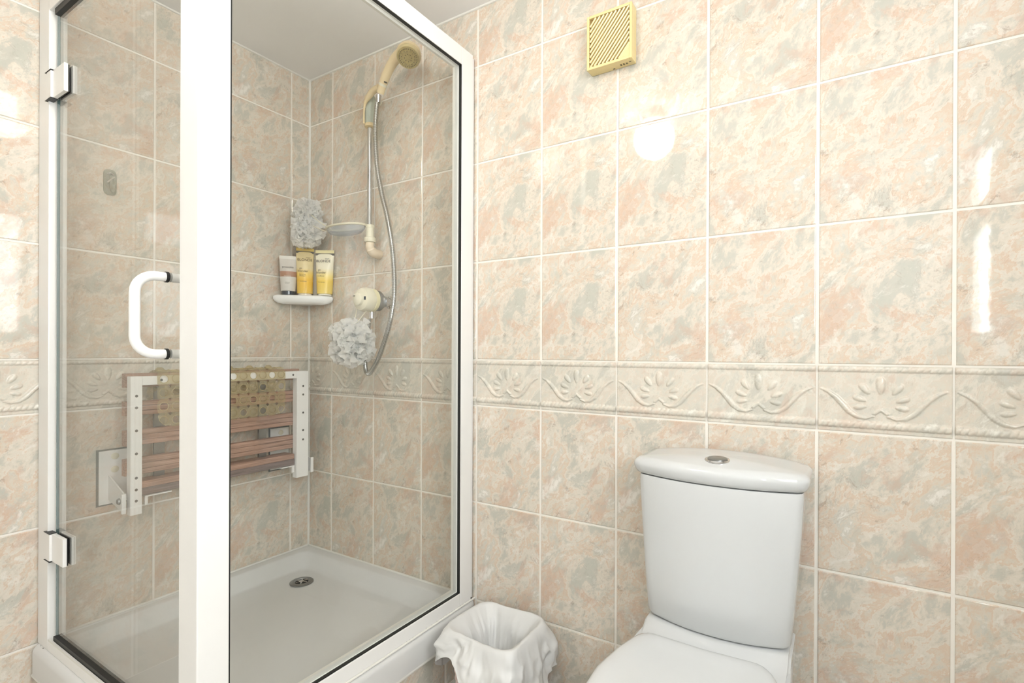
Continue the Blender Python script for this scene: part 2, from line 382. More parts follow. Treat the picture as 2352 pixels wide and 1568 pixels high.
def border_mesh(w_, u0):
    k = (round(w_, 4), round(u0, 4))
    if k in _bm: return _bm[k]
    H = ROWS[4]-ROWS[3]; W = w_; nx = max(8, int(170*W/.25)); nz = 104
    bm = bmesh.new(); g = []
    for j in range(nz+1):
        v = GZ*.6+(H-GZ*1.2)*j/nz; row = []
        for i in range(nx+1):
            x = GX*.5+(W-GX)*i/nx; edge = min(1, (x-GX*.5)/.0015, (W-GX*.5-x)/.0015)
            y = -relief(u0+x, v)*max(.35, edge) if 0 < i < nx and 0 < j < nz else .0012
            row.append(bm.verts.new((x-W/2, y, H/2-v)))
        g.append(row)
    for a, b in zip(g, g[1:]):
        for i in range(nx): bm.faces.new((a[i], b[i], b[i+1], a[i+1]))
    me = bpy.data.meshes.new('border_tile'); bm.to_mesh(me); bm.free(); me.materials.append(BORDER); me.shade_smooth(); _bm[k] = me; return me
def tile_wall(parent, cols, place, rz, border_cut):
    for c0, c1 in zip(cols, cols[1:]):
        for r, (z0, z1) in enumerate(zip(ROWS, ROWS[1:])):
            if c1-c0 < .02: continue
            if r == 3: me = border_mesh(c1-c0, border_cut(c0, c1)); nm = 'border_tile'
            else: me = tile_mesh(c1-c0, z1-z0); nm = 'tile'
            o = link(bpy.data.objects.new(nm, me)); o.parent = parent
            o.location = place((c0+c1)/2)+((z0+z1)/2,); o.rotation_euler = (0, 0, rz)
colsB = [0]+[.1489+.25*k for k in range(10)]+[RX]
tile_wall(wall_back, colsB, lambda c: (c, 0), 0, lambda a, b: .25-(b-a) if a == 0 else 0)
colsL = [0]+[.0869+.25*k for k in range(7)]
tile_wall(wall_left, colsL, lambda c: (0, -c), PI/2, lambda a, b: 0)

# sealant beads
tb = bmesh.new(); tube(tb, [(.002, -.002, .22), (.002, -.002, RZ)], .0055, 8); struct('trim_1', tb, SEAL)
tb = bmesh.new(); tube(tb, [(0, -.001, RZ-.001), (RX, -.001, RZ-.001)], .005, 8); struct('trim_2', tb, SEAL)
tb = bmesh.new(); tube(tb, [(.001, 0, RZ-.001), (.001, RY, RZ-.001)], .005, 8); struct('trim_3', tb, SEAL)

# ------------------------------------------------------------------ shower tray
RIM = .2245; TX, TY = .905, -.893
tray = thing('shower_tray', 'square white shower tray with a sloping rim inside the glass enclosure', 'shower tray', (.45, -.44, .13))
bm = bmesh.new(); n = 96
def sq(x0, x1, y0, y1, r, z):
    return [(p.x, p.y, z) for p in rpoly([(x0, y1, r), (x1, y1, r), (x1, y0, r), (x0, y0, r)], n)]
rings = [sq(.014, TX-.012, TY+.012, -.014, .004, .135), sq(.006, TX, TY, -.006, .004, .142), sq(.006, TX, TY, -.006, .004, .205), sq(.006, TX-.002, TY+.002, -.006, .004, .214),
         sq(.006, TX-.009, TY+.009, -.006, .003, RIM-.003), sq(.006, TX-.016, TY+.016, -.006, .003, RIM),
         sq(.040, TX-.055, TY+.055, -.040, .03, RIM), sq(.044, TX-.060, TY+.060, -.044, .032, RIM-.003), sq(.047, TX-.064, TY+.064, -.047, .034, RIM-.008),
         sq(.074, TX-.088, TY+.088, -.074, .045, RIM-.050), sq(.078, TX-.092, TY+.092, -.078, .047, RIM-.054), sq(.086, TX-.10, TY+.10, -.086, .05, RIM-.0565),
         sq(.20, TX-.21, TY+.21, -.20, .05, RIM-.058)]
loft(bm, rings)
basin = obj('basin', bm, TRAYM, tray, smooth=True)
for d in (-.004,):
    bm = bmesh.new(); tube(bm, [(.003, TY+.03, RIM+.001), (.003, -.003, RIM+.001), (TX-.03, -.003, RIM+.001)], .0045, 8); obj('sealant_bead', bm, SEAL, tray, smooth=True)
dr_ = thing('shower_drain', 'round chrome drain set in the white shower tray', 'drain', (.186, -.163, RIM-.056))
bm = bmesh.new(); lathe(bm, [(.043, 0), (.043, .0025), (.040, .004), (.026, .004), (.024, .001)], (.186, -.163, RIM-.056)); obj('drain_ring', bm, STEELD, dr_, smooth=True)
bm = bmesh.new(); lathe(bm, [(.024, 0), (.024, .0015)], (.186, -.163, RIM-.056)); obj('drain_hole', bm, BLACK, dr_)
bm = bmesh.new()
for k in range(3):
    a = k*PI/3+.3; tube(bm, [(.186-.023*math.cos(a), -.163-.023*math.sin(a), RIM-.0525), (.186+.023*math.cos(a), -.163+.023*math.sin(a), RIM-.0525)], .0022, 6)
lathe(bm, [(.009, 0), (.009, .0035), (.006, .005)], (.186, -.163, RIM-.055)); obj('drain_grate', bm, CHROME, dr_, smooth=True)
# tiled plinth that carries the tray
plinth = struct('trim_4', box(.0, TX-.014, TY+.014, -.0, .0, .135), GROUT); plinth.name = 'trim_4'
for a, b in ((-.149, -.003), (-.399, -.149), (-.649, -.399), (-.879, -.649)):
    o = link(bpy.data.objects.new('tile', tile_mesh(b-a, .128))); o.parent = plinth; o.location = (TX-.0125, (a+b)/2, .066); o.rotation_euler = (0, 0, PI/2)
for a, b in ((.0, .15), (.15, .4), (.4, .65), (.65, .89)):
    o = link(bpy.data.objects.new('tile', tile_mesh(b-a, .128))); o.parent = plinth; o.location = ((a+b)/2, TY+.0125, .066)
tb = bmesh.new(); tube(tb, [(.004, TY+.006, .136), (TX-.006, TY+.006, .136), (TX-.006, -.004, .136)], .006, 8); struct('trim_5', tb, SEAL)

# ------------------------------------------------------------------ shower enclosure
ZT = 2.052; ZB = RIM
enc = thing('shower_enclosure', 'white framed glass shower enclosure with a thick corner post standing on the tray', 'shower enclosure', (.86, -.85, ZB))
def part(nm, bm, mat, root, **k): return obj(nm, bm, mat, root, **k)
post = part('corner_post', box(.822, .893, -.884, -.822, ZB, ZT, bev=.0025), WHITEM, enc)
part('post_groove', box(.8185, .823, -.880, -.868, ZB+.003, ZT-.003), WHITEM, enc)
jr = part('wall_jamb', box(.862, .893, -.077, -.019, ZB, ZT, bev=.0025), WHITEM, enc)
part('wall_channel', box(.866, .886, -.021, -.0035, ZB, ZT-.004, bev=.001), WHITEM, enc)
jl = part('wall_jamb', box(.004, .080, -.8785, -.838, ZB, ZT, bev=.002), WHITEM, enc)
part('side_top_rail', box(.862, .893, -.822, -.077, 1.994, ZT, bev=.0025), WHITEM, enc)
part('side_bottom_rail', box(.862, .893, -.822, -.077, ZB, .268, bev=.003), WHITEM, enc)
part('front_top_rail', box(.080, .822, -.8785, -.843, 1.998, ZT, bev=.002), WHITEM, enc)
part('front_bottom_rail', box(.080, .822, -.8785, -.843, ZB, .252, bev=.002), WHITEM, enc)
part('side_glass', box(.875, .881, -.826, -.073, .264, 1.998), GLASS, enc)
bm = bmesh.new()       # dark glazing gasket around the fixed pane
for a in ((-.0795, -.0768, .268, 1.994), (-.822, -.8193, .268, 1.994), (-.8193, -.0795, .268, .2707), (-.8193, -.0795, 1.9913, 1.994)): bx(bm, .882, .8915, *a)
part('outer_gasket', bm, GREYR, enc).data.materials[0] = BLACK
bm = bmesh.new()
for a in ((-.092, -.077, .268, 1.994), (-.822, -.812, .268, 1.994), (-.812, -.092, .268, .279), (-.812, -.092, 1.984, 1.994)): bx(bm, .866, .8745, *a)
part('inner_gasket', bm, SEAL, enc)
part('door_sill_gasket', box(.103, .818, -.8725, -.8545, .2525, .268), BLACK, enc)
part('door_head_gasket', box(.103, .818, -.8725, -.8545, 1.981, 1.9975), BLACK, enc)
part('sill_strip', box(.083, .818, -.8785, -.8735, .252, .257), SEAL, enc)
tb = bmesh.new(); tube(tb, [(.0895+.807, -.87, ZB+.001), (.8965, -.004, ZB+.001)], .0035, 8); part('sealant_bead', tb, SEAL, enc, smooth=True)
bm = bmesh.new(); rr = random.Random(8)
for i in range(34):
    y = -.02-.34*rr.random()**1.3; bx(bm, .8925, .8942, y-.006*rr.random()-.001, y, ZB+.001, ZB+.003)
tube(bm, [(.893, -.0185, .2247), (.893, -.0185, .232)], .0024, 6)
part('mould_specks', bm, DIRT, enc, kind='stuff')
bm = bmesh.new(); tube(bm, spline([(.030, -.8795, .2235), (.036, -.8795, .2195), (.046, -.8795, .2205), (.056, -.8795, .2245)]), [.0008+.0018*math.sin(PI*i/24) for i in range(25)], 6); part('mould_mark', bm, DIRT, enc)

door = thing('shower_door', 'clear glass hinged shower door with white handle and two square white hinges', 'shower door', (.10, -.863, .26))
GY0, GY1 = -.8665, -.8605
part('door_glass', box(.1035, .816, GY0, GY1, .262, 1.988), GLASS, door)
part('glass_edge_strip', box(.1005, .1034, GY0, GY1, .262, 1.988), EDGE, door)
part('water_seal', box(.816, .8205, GY0-.001, GY1+.001, .262, 1.988), SEAL, door)
for zc in (1.785, .516):
    h = part('hinge', box(.108, .190, -.8785, -.8695, zc-.0375, zc+.0375, bev=.0012), WHITEM, door)
    part('hinge_pad', box(.106, .188, -.8695, GY0+.0001, zc-.036, zc+.036), BLACK, h)
    part('hinge_pad', box(.106, .188, GY1-.0001, -.8595, zc-.036, zc+.036), BLACK, h)
    part('hinge_back_plate', box(.100, .190, -.8595, -.850, zc-.0375, zc+.0375, bev=.0012), WHITEM, h)
    part('hinge_knuckle', box(.081, .112, -.884, -.866, zc-.0365, zc+.0365, bev=.0015), WHITEM, h)
    for s in (-1, 1): part('hinge_shim', box(.070, .113, -.8845, -.868, zc+s*.0385-.0007, zc+s*.0385+.0005), BLACK, h)
HX = .733
def dhandle(y0, y1, z0, z1, r, sgn):
    b = abs(y1-y0)*.62; pts = [(HX, y0, z0)]
    for k in range(9):
        a = k/8*PI/2; pts.append((HX, y1-sgn*b*(1-math.sin(a)), z0+b*(1-math.cos(a))))
    for k in range(9):
        a = k/8*PI/2; pts.append((HX, y1-sgn*b*(1-math.cos(a)), z1-b*(1-math.sin(a))))
    pts.append((HX, y0, z1)); return tube(bmesh.new(), pts, r, 20)
hd = part('handle', dhandle(GY0, -.926, 1.050, 1.2125, .0098, -1), WHITEM, door, smooth=True)
part('inner_handle', dhandle(GY1, -.801, 1.050, 1.2125, .0098, 1), WHITEM, door, smooth=True)
for z in (1.050, 1.2125):
    bm = bmesh.new(); lathe(bm, [(.0115, 0), (.0115, .005), (.0105, .0056)], (HX, GY0+.0004, z), (0, -1, 0), 20); part('handle_washer', bm, BLACK, hd)

# ------------------------------------------------------------------ folding shower seat with a bath mat over it
seat = thing('folding_shower_seat', 'folded up shower seat with white frame and brown slats on the left tiled wall', 'shower seat', (0, -.4, .75))
SX0, SX1 = .096, .122
fr = bmesh.new()
legL = part('frame_leg', box(SX0, SX1, -.700, -.669, .556, .978, bev=.0015), WHITEM, seat)
legR = part('frame_leg', box(SX0, SX1, -.142, -.090, .556, .978, bev=.0015), WHITEM, seat)
top = part('frame_top', box(SX0+.0005, SX1-.0005, -.669, -.142, .950, .9775, bev=.001), WHITEM, seat)
bm = bmesh.new()
for y, zs in ((-.6845, (.918, .882, .812, .742, .668, .632, .598)), (-.114, (.918, .884, .812, .742, .705))):
    for z in zs: lathe(bm, [(.0042, 0), (.0042, .0006)], (SX1-.0003, y, z), (1, 0, 0), 12)
for y in (-.617, -.158): lathe(bm, [(.0042, 0), (.0042, .0006)], (SX1-.0008, y, .964), (1, 0, 0), 12)
part('frame_holes', bm, INKG, seat, kind='stuff')
def slat(z0, z1, x0, x1, y0=-.703, y1=-.112, ridges=3):
    bm = bmesh.new(); h = z1-z0; prof = [(x0, z0), (x0, z1), (x1-.002, z1)]
    for k in range(ridges):
        a = z1-h*k/ridges; b = z1-h*(k+1)/ridges; g = .0016
        prof += [(x1, a-g), (x1, b+g)]+([(x1-.0035, b+g*.5), (x1-.0035, b-g*.5)] if k < ridges-1 else [])
    prof.append((x1-.002, z0))
    loft(bm, [[(x, y, z) for x, z in prof] for y in (y0, y1)]); return bm
for z0, z1 in ((.943, .986), (.856, .900), (.763, .811), (.672, .723)): part('slat', slat(z0, z1, .070, .0935), WOODM, seat)
s5 = part('slat', box(.050, .112, -.668, -.145, .632, .652, bev=.002), WOODM, seat)
part('slat_nosing', box(.085, .1135, -.668, -.145, .609, .6318, bev=.002), WOODE, seat)
for y in (-.60, -.25): part('back_brace', box(.060, .0695, y-.015, y+.015, .62, .975), STEELD, seat)
for s, yp0, yp1, yg in ((0, -.738, -.664, -.712), (1, -.178, -.098, -.076)):
    br = part('wall_bracket', box(.001, .005, yp0, yp1, .578, .744, bev=.0008), WHITEM, seat)
    g = bmesh.new(); prof = [(.004, .668), (.118, .622), (.118, .575), (.100, .568), (.004, .592)]
    loft(g, [[(x, y, z) for x, z in prof] for y in (yg-.002, yg+.002)]); part('gusset', g, WHITEM, br)
    part('bracket_lip', box(.114, .121, yg-.009 if s == 0 else yg-.002, yg+.002 if s == 0 else yg+.011, .566, .626, bev=.001), WHITEM, br)
    bm = bmesh.new(); lathe(bm, [(.010, 0), (.010, .002), (.0075, .006), (.0001, .008)], (.085, yg-.002, .598) if s == 0 else (.085, yg+.002, .598), (0, -1 if s == 0 else 1, 0), 14); part('pivot_bolt', bm, STEELD, br, smooth=True)
    for z in (.725, .684): 
        bm = bmesh.new(); lathe(bm, [(.0105, 0), (.0105, .002), (.008, .0035), (.0001, .0035)], (.005, (yp0+yp1)/2+.004, z), (1, 0, 0), 18); part('bracket_cap', bm, CREAM2, br, smooth=True)
    bm = bmesh.new(); bx(bm, .0004, .0012, yp0-.006, yp1+.004, .573, .749); part('bracket_gasket', bm, GREYR, br)
for y0, y1, sg in ((-.660, -.585, 1), (-.205, -.150, -1)):
    part('stop_bracket', box(.100, .120, y0, y1, .604, .6075), WHITEM, seat)
    ye = y0 if sg > 0 else y1-.008
    part('stop_tab', box(.112, .118, ye, ye+.008, .580, .604), WHITEM, seat)

# bath mat: one draped vinyl sheet of square cells, holes and domes alternating
PATH = spline([(.060, .868), (.062, .93), (.072, .984), (.092, .9945), (.118, .992), (.1285, .975), (.1295, .93), (.1300, .87), (.1310, .815)], 10)
PL = [0]
for a, b in zip(PATH, PATH[1:]): PL.append(PL[-1]+(b-a).length)
def drape(y, s):
    s = max(0, min(PL[-1]-1e-6, s)); i = 0
    while PL[i+1] < s: i += 1
    t = (s-PL[i])/(PL[i+1]-PL[i]); p = PATH[i].lerp(PATH[i+1], t); d = (PATH[i+1]-PATH[i]).normalized(); nrm = Vector((d.y, -d.x))
    if nrm.y < 0 and nrm.x < 0: nrm = -nrm
    return p, nrm
mat_t = thing('bath_mat', 'translucent amber bath mat with holes and domes draped over the shower seat', 'bath mat', (.10, -.41, .95))
bm = bmesh.new(); rimb = bmesh.new(); MY0, MY1 = -.632, -.196; nc = 12; nr = 8; cw = (MY1-MY0)/nc; ch = PL[-1]/nr
def P(y, s, off=0):
    # scoop the lower corners round
    p, nrm = drape(y, s); return (p.x+nrm.x*off, y, p.y+nrm.y*off)
for i in range(nc):
    for j in range(nr):
        cy = MY0+(i+.5)*cw; cs = (j+.5)*ch; r = min(cw, ch)*.36; q = 16
        sqp = []
        for k in range(q):
            a = 2*PI*(k+.5)/q; c_, s_ = math.cos(a), math.sin(a); f = 1/max(abs(c_), abs(s_)); sqp.append((cy+c_*f*cw/2, cs+s_*f*ch/2))
        def clampc(y, s):
            R = .045; e = PL[-1]
            for yy, sg in ((MY0+R, -1), (MY1-R, 1)):
                if (y-yy)*sg > 0 and s > e-R:
                    d = Vector((y-yy, s-(e-R)))
                    if d.length > R: d *= R/d.length
                    return yy+d.x, e-R+d.y
            return y, s
        outr = [bm.verts.new(P(*clampc(*p))) for p in sqp]
        inn = [bm.verts.new(P(*clampc(cy+r*math.cos(2*PI*(k+.5)/q), cs+r*math.sin(2*PI*(k+.5)/q)))) for k in range(q)]
        for k in range(q): bm.faces.new((outr[k], outr[(k+1) % q], inn[(k+1) % q], inn[k]))
        if (i+j) % 2:      # dome
            last = inn
            for f, o in ((.8, .005), (.45, .0085)):
                ring = [bm.verts.new(P(*clampc(cy+r*f*math.cos(2*PI*(k+.5)/q), cs+r*f*math.sin(2*PI*(k+.5)/q)), o)) for k in range(q)]
                for k in range(q): bm.faces.new((last[k], last[(k+1) % q], ring[(k+1) % q], ring[k]))
                last = ring
            bm.faces.new(last)
        tube(rimb, [P(*clampc(cy+r*math.cos(2*PI*k/q), cs+r*math.sin(2*PI*k/q)), .0005) for k in range(q+1)], .0012, 5, False)
bmesh.ops.remove_doubles(bm, verts=bm.verts, dist=.0004)
part('mat_sheet', bm, MATM, mat_t, smooth=True)
part('hole_rims', rimb, MATR, mat_t, smooth=True, kind='stuff')

def wallpx(px, py, y):   # hose control points measured in the photo, put at their own depth
    F, R, U = _F, _R2, _U2; d = F+R*((px-1200.8)/1178.2357)+U*(-(py-809.6)/1178.2357); t = (y+1.3939)/d.y
    return Vector((1.946, -1.3939, 1.0572))+d*t

# ------------------------------------------------------------------ riser rail with shower head
rail = thing('shower_riser_rail', 'chrome shower riser rail with cream slider bracket on the back shower wall', 'shower rail', (.43, -.05, 1.4))
RXc, RYc = .430, -.050
bm = bmesh.new(); tube(bm, [(RXc, RYc, 1.53), (RXc, RYc, 2.03)], .0096, 20); part('pole', bm, CHROME, rail, smooth=True)
sl = bmesh.new(); lathe(sl, [(.014, 0), (.0205, .002), (.0205, .012), (.019, .014)], (RXc, RYc, 1.902), (0, 0, 1), 24); part('slider_collar', sl, CREAM, rail, smooth=True)
sl = bmesh.new(); rings = []
for z, r, dx, tl in ((1.915, .0185, 0, 0), (1.945, .0190, 0, 0), (1.968, .0195, .001, .008), (1.986, .0175, .004, .018), (1.996, .012, .007, .026)):
    rings.append([(RXc+dx+r*math.cos(a), RYc+r*math.sin(a), z+tl*math.cos(a)) for a in [2*PI*k/24 for k in range(24)]])
loft(sl, rings); part('slider_body', sl, GREYP, rail, smooth=True)
sh = bmesh.new()
_sa = spline([wallpx(*q) for q in ((836, 284, -.070), (836, 262, -.072), (838, 240, -.074), (846, 224, -.077), (858, 208, -.082), (872, 200, -.088))])
tube(sh, _sa, [.0035+.0085*min(1, max(0, i-14)/14) for i in range(len(_sa))], 12)
part('slider_arm', sh, CREAM, rail, smooth=True)
kb = bmesh.new(); lathe(kb, [(.006, 0), (.013, .003), (.0145, .012), (.012, .018), (.004, .020)], (.414, -.040, 2.022), (-.75, .25, .3), 20); part('slider_knob', kb, CREAM, rail, smooth=True)
# lower mount: socket, collar and elbow into the wall
bm = bmesh.new(); lathe(bm, [(.0150, 0), (.0150, .044), (.012, .047)], (RXc+.001, RYc, 1.488), (0, 0, 1), 24); part('lower_socket', bm, CREAM2, rail, smooth=True)
bm = bmesh.new(); lathe(bm, [(.018, 0), (.0215, .002), (.0215, .018), (.018, .020)], (RXc+.001, RYc, 1.468), (0, 0, 1), 24); part('socket_collar', bm, CREAM2, rail, smooth=True)
bm = bmesh.new(); tube(bm, spline([(RXc+.001, RYc, 1.470), (RXc+.001, RYc, 1.452), (RXc+.001, RYc+.010, 1.438), (RXc+.001, RYc+.024, 1.432), (RXc+.002, -.002, 1.430)]), [.0160]*12+[.0185]*21, 20); part('wall_elbow', bm, pbr('elbow_plastic', lin(228, 212, 188), .25), rail, smooth=True)
bm = bmesh.new(); tube(bm, [(RXc, -.002, 2.015), (RXc, RYc, 2.015)], .012, 16); part('upper_mount', bm, CREAM2, rail, smooth=True)

dish = thing('soap_dish', 'clear oval soap dish with a cream rim clipped to the riser rail', 'soap dish', (.34, -.09, 1.52))
DC = Vector((.335, -.082)); ov = [(DC.x+.095*math.cos(a)*math.cos(.15)-.052*math.sin(a)*math.sin(.15), DC.y+.095*math.cos(a)*math.sin(.15)*.6+.046*math.sin(a)) for a in [2*PI*k/40 for k in range(40)]]
bm = bmesh.new(); tube(bm, [(x, y, 1.532) for x, y in ov]+[(ov[0][0], ov[0][1], 1.532)], .0042, 8, False); part('dish_rim', bm, CREAM2, dish, smooth=True)
bm = bmesh.new(); loft(bm, [[(DC.x+(x-DC.x)*f, DC.y+(y-DC.y)*f, z) for x, y in ov] for f, z in ((.98, 1.531), (.93, 1.520), (.80, 1.509), (.55, 1.504))], False, True); part('dish_bowl', bm, DISHM, dish, smooth=True)
bm = bmesh.new(); lathe(bm, [(.0165, 0), (.0165, .010)], (RXc+.001, RYc, 1.524), (0, 0, 1), 20); part('dish_clip', bm, CREAM2, dish, smooth=True)

head = thing('hand_shower', 'yellowed cream hand shower in the rail bracket near the ceiling', 'shower head', (.46, -.085, 2.05))
HP = [wallpx(*q) for q in ((873, 214, -.088), (880, 192, -.092), (890, 166, -.097), (903, 142, -.102), (919, 124, -.107), (934, 116, -.110))]
bm = bmesh.new(); pts = spline(HP, 8); tube(bm, pts, [.0135+.0065*(i/(len(pts)-1)) for i in range(len(pts))], 18); part('handset_handle', bm, CREAM, head, smooth=True)
bm = bmesh.new(); tube(bm, [HP[1].lerp(HP[0], .25), HP[1]], .0150, 18); part('handle_ring', bm, CREAM2, head)
HC = wallpx(940, 121, -.112); HA = Vector((.30, -.45, -.80)).normalized()
bm = bmesh.new(); lathe(bm, [(.012, -.016), (.030, -.012), (.039, -.002), (.0415, .010), (.0415, .017), (.039, .018)], HC, HA, 36); part('head_shell', bm, CREAM, head, smooth=True)
bm = bmesh.new(); lathe(bm, [(.0385, .016), (.0400, .020), (.0400, .029), (.037, .033)], HC, HA, 36); part('selector_ring', bm, pbr('yellow_ring', lin(206, 190, 142), .35), head, smooth=True)
bm = bmesh.new(); lathe(bm, [(.0365, .031), (.0365, .0345), (.033, .0355), (.026, .0345), (.025, .036), (.020, .0365), (.019, .0355), (.0001, .0355)], HC, HA, 36)
part('spray_plate', bm, SPRAY, head, smooth=True)
bm = bmesh.new(); a_ = Vector((0, 0, 1)); u_ = (a_-HA*a_.dot(HA)).normalized(); v_ = HA.cross(u_)
for rr_, cnt in ((.0295, 30), (.0225, 14), (.012, 8)):
    for k in range(cnt):
        c_ = HC+(u_*math.cos(2*PI*k/cnt)+v_*math.sin(2*PI*k/cnt))*rr_; lathe(bm, [(.0012, .0345), (.0011, .0372)], c_, HA, 6)
part('nozzles', bm, DARK, head, kind='stuff')
bm = bmesh.new(); tube(bm, [wallpx(883, 188, -.1085), wallpx(888, 190, -.1085)], .0028, 6); part('handle_slot', bm, DARK, head)

HS = [(870, 222, -.088), (866, 240, -.088), (862, 300, -.086), (866, 380, -.084), (876, 440, -.080), (890, 500, -.078), (900, 560, -.078), (905, 620, -.080), (905, 680, -.088), (897, 735, -.098), (883, 785, -.102), (866, 830, -.104), (850, 856, -.104), (841, 852, -.104), (839, 825, -.104), (843, 780, -.104), (848, 732, -.104)]
hp = spline([wallpx(*q) for q in HS], 10)
hose = thing('shower_hose', 'ribbed metal shower hose hanging in a loop from the hand shower', 'hose', (.46, -.09, 1.0))
L_ = [0]
for a, b in zip(hp, hp[1:]): L_.append(L_[-1]+(b-a).length)
dense = []; k = 0; st = .0013; s = 0
while s < L_[-1]:
    while L_[k+1] < s: k += 1
    dense.append(hp[k].lerp(hp[k+1], (s-L_[k])/max(1e-9, L_[k+1]-L_[k]))); s += st
bm = bmesh.new(); tube(bm, dense, [.0093 if i % 3 else .0070 for i in range(len(dense))], 10); part('ribbed_hose', bm, pbr('hose_metal', lin(206, 206, 204), .22, metal=1), hose, smooth=True)
bm = bmesh.new(); tube(bm, [hp[0]+Vector((0, 0, .004)), hp[0]-Vector((.001, 0, .022))], [.010, .0075], 14); part('hose_ferrule', bm, CHROME, hose, smooth=True)

# ------------------------------------------------------------------ mixer valve
VX, VZ = .492, 1.243
valve = thing('shower_valve', 'chrome shower mixer valve with round cream knob on the back shower wall', 'shower valve', (VX, 0, VZ))
bm = bmesh.new(); lathe(bm, [(.024, 0), (.024, .004), (.016, .008), (.0165, .028), (.021, .030), (.021, .040), (.017, .042)], (VX, -.001, VZ), (0, -1, 0), 24); part('wall_inlet', bm, CHROME, valve, smooth=True)
bm = bmesh.new(); prof = [(.019, .036), (.022, .046), (.030, .058), (.037, .070), (.040, .078), (.040, .088), (.036, .090)]
ax = Vector((0, -1, 0)); rings = []
for r, h in prof: rings.append([(VX+max(-r*.92, min(r*.92, r*1.12*math.cos(a))), -.001-h, VZ-.002+max(-r*.92, min(r*.92, r*1.12*math.sin(a)))) for a in [2*PI*k/32 for k in range(32)]])
loft(bm, rings); part('valve_body', bm, STEELD, valve, smooth=True)
bm = bmesh.new(); lathe(bm, [(.040, .088), (.0425, .090), (.0425, .104), (.040, .106)], (VX, -.001, VZ), (0, -1, 0), 36); part('temperature_ring', bm, pbr('cream_ring', lin(230, 222, 186), .3), valve, smooth=True)
bm = bmesh.new(); rings = []
for r, h in ((.040, .104), (.0425, .108), (.0425, .134), (.038, .144), (.026, .149), (.0240, .150), (.0225, .160), (.018, .163), (.0001, .164)):
    rings.append([(VX+r*(1+(.035*math.cos(6*a) if .108 <= h <= .13 else 0))*math.cos(a), -.001-h, VZ+r*(1+(.035*math.cos(6*a) if .108 <= h <= .13 else 0))*math.sin(a)) for a in [2*PI*k/48 for k in range(48)]])
loft(bm, rings); kn = part('knob', bm, CREAM2, valve, smooth=True)
part('knob_marker', box(VX+.024, VX+.030, -.1515, -.1470, VZ-.004, VZ+.008), NAVY, kn)
part('knob_marker', box(VX-.016, VX-.006, -.1658, -.1615, VZ+.009, VZ+.0115), DARK, kn)
bm = bmesh.new(); lathe(bm, [(.0095, 0), (.0095, .030), (.0075, .032)], (VX, -.094, VZ-.066), (0, 0, 1), 18); part('hose_outlet', bm, CHROME, valve, smooth=True)

# ------------------------------------------------------------------ corner shelf and what stands on it
shelf = tag(None or obj('corner_shelf', (lambda b: loft(b, [[(p.x, p.y, z) for p in rpoly([(.003+i_, -.003-i_, .002), (.177-i_*.8, -.003-i_, .016), (.150-i_, -.060, .06), (.060, -.150+i_, .06), (.003+i_, -.184+i_*.8, .016)], 64)] for i_, z in ((.030, 1.247), (.012, 1.252), (.003, 1.260), (0, 1.268), (0, 1.276), (.003, 1.281), (.008, 1.283))]))(bmesh.new()), pbr('shelf_ceramic', lin(240, 240, 238), .12), smooth=True), 'white ceramic corner shelf holding the toiletries in the shower', 'shelf')
SZ = 1.2835
def squeeze_tube(name, label, loc, rz, Wt, H, capr, caph, mb, mcap, prints, crimp):
    t = thing(name, label, 'tube', loc, rz, 'squeezy tubes on the corner shelf'); n = 32
    bm = bmesh.new(); rings = []
    for q in range(13):
        f = q/12; z = caph+(H-caph-.012)*f; a = capr*1.15+(Wt-capr*1.15)*f**.8; b = (capr*1.08)*(1-f**1.5)+.0016
        rings.append([(a*math.cos(2*PI*k/n), b*math.sin(2*PI*k/n), z) for k in range(n)])
    rings.insert(0, [(capr*.9*math.cos(2*PI*k/n), capr*.9*math.sin(2*PI*k/n), caph-.002) for k in range(n)])
    loft(bm, rings); part('tube_body', bm, mb, t, world=False, smooth=True)
    cr = part('crimp', box(-Wt, Wt, -.0014, .0014, H-.0125, H), crimp, t, world=False)
    bm = bmesh.new(); lathe(bm, [(capr*.96, 0), (capr, .001), (capr, caph-.001), (capr*.95, caph)], (0, 0, 0), (0, 0, 1), 28); part('cap', bm, mcap, t, world=False)
    for body, size, x, z, mt in prints:
        f = (z-caph)/(H-caph-.012); b = (capr*1.08)*(1-max(0, f)**1.5)+.0016
        sl_ = math.atan2((capr*1.08)*1.5*max(0, f)**.5, H-caph)
        M = Matrix.Translation((x, -b-.0016, z)) @ Matrix.Rotation(PI/2-sl_*.9, 4, 'X')
        text('lettering', body, size, mt, t, M)
    return t
c_g = lambda *v: lin(*v)
yb = bands('golden_tube_print', [(0, lin(236, 196, 80)), (.30, lin(238, 190, 60)), (.42, lin(240, 205, 100)), (.55, lin(226, 208, 160)), (.88, lin(222, 202, 150)), (.895, lin(150, 120, 30))])
yb2 = bands('pale_gold_tube_print', [(0, lin(240, 214, 120)), (.30, lin(242, 208, 96)), (.42, lin(244, 224, 150)), (.56, lin(238, 230, 206)), (.85, lin(240, 234, 212)), (.87, lin(200, 190, 150))])
gb = bands('grey_tube_print', [(0, lin(214, 210, 204)), (.36, lin(214, 210, 204)), (.365, lin(168, 128, 104)), (.47, lin(176, 132, 108)), (.475, lin(206, 200, 192)), (1, lin(222, 217, 210))])
RZT = math.atan2(.82, .57)-PI/2+PI/2-.0
face = math.radians(55)       # the printed sides look out of the corner
squeeze_tube('squeezy_tube', 'small grey and white tube on a navy cap, leftmost on the corner shelf', (.044, -.129, SZ), face, .0335, .158, .024, .016, gb, NAVY,
             [('provoke', .0125, -.001, .108, INKG), ('touch of silver', .0045, -.002, .074, GREYW), ('treatment\nshampoo', .0045, -.003, .048, INKG)], GREYW)
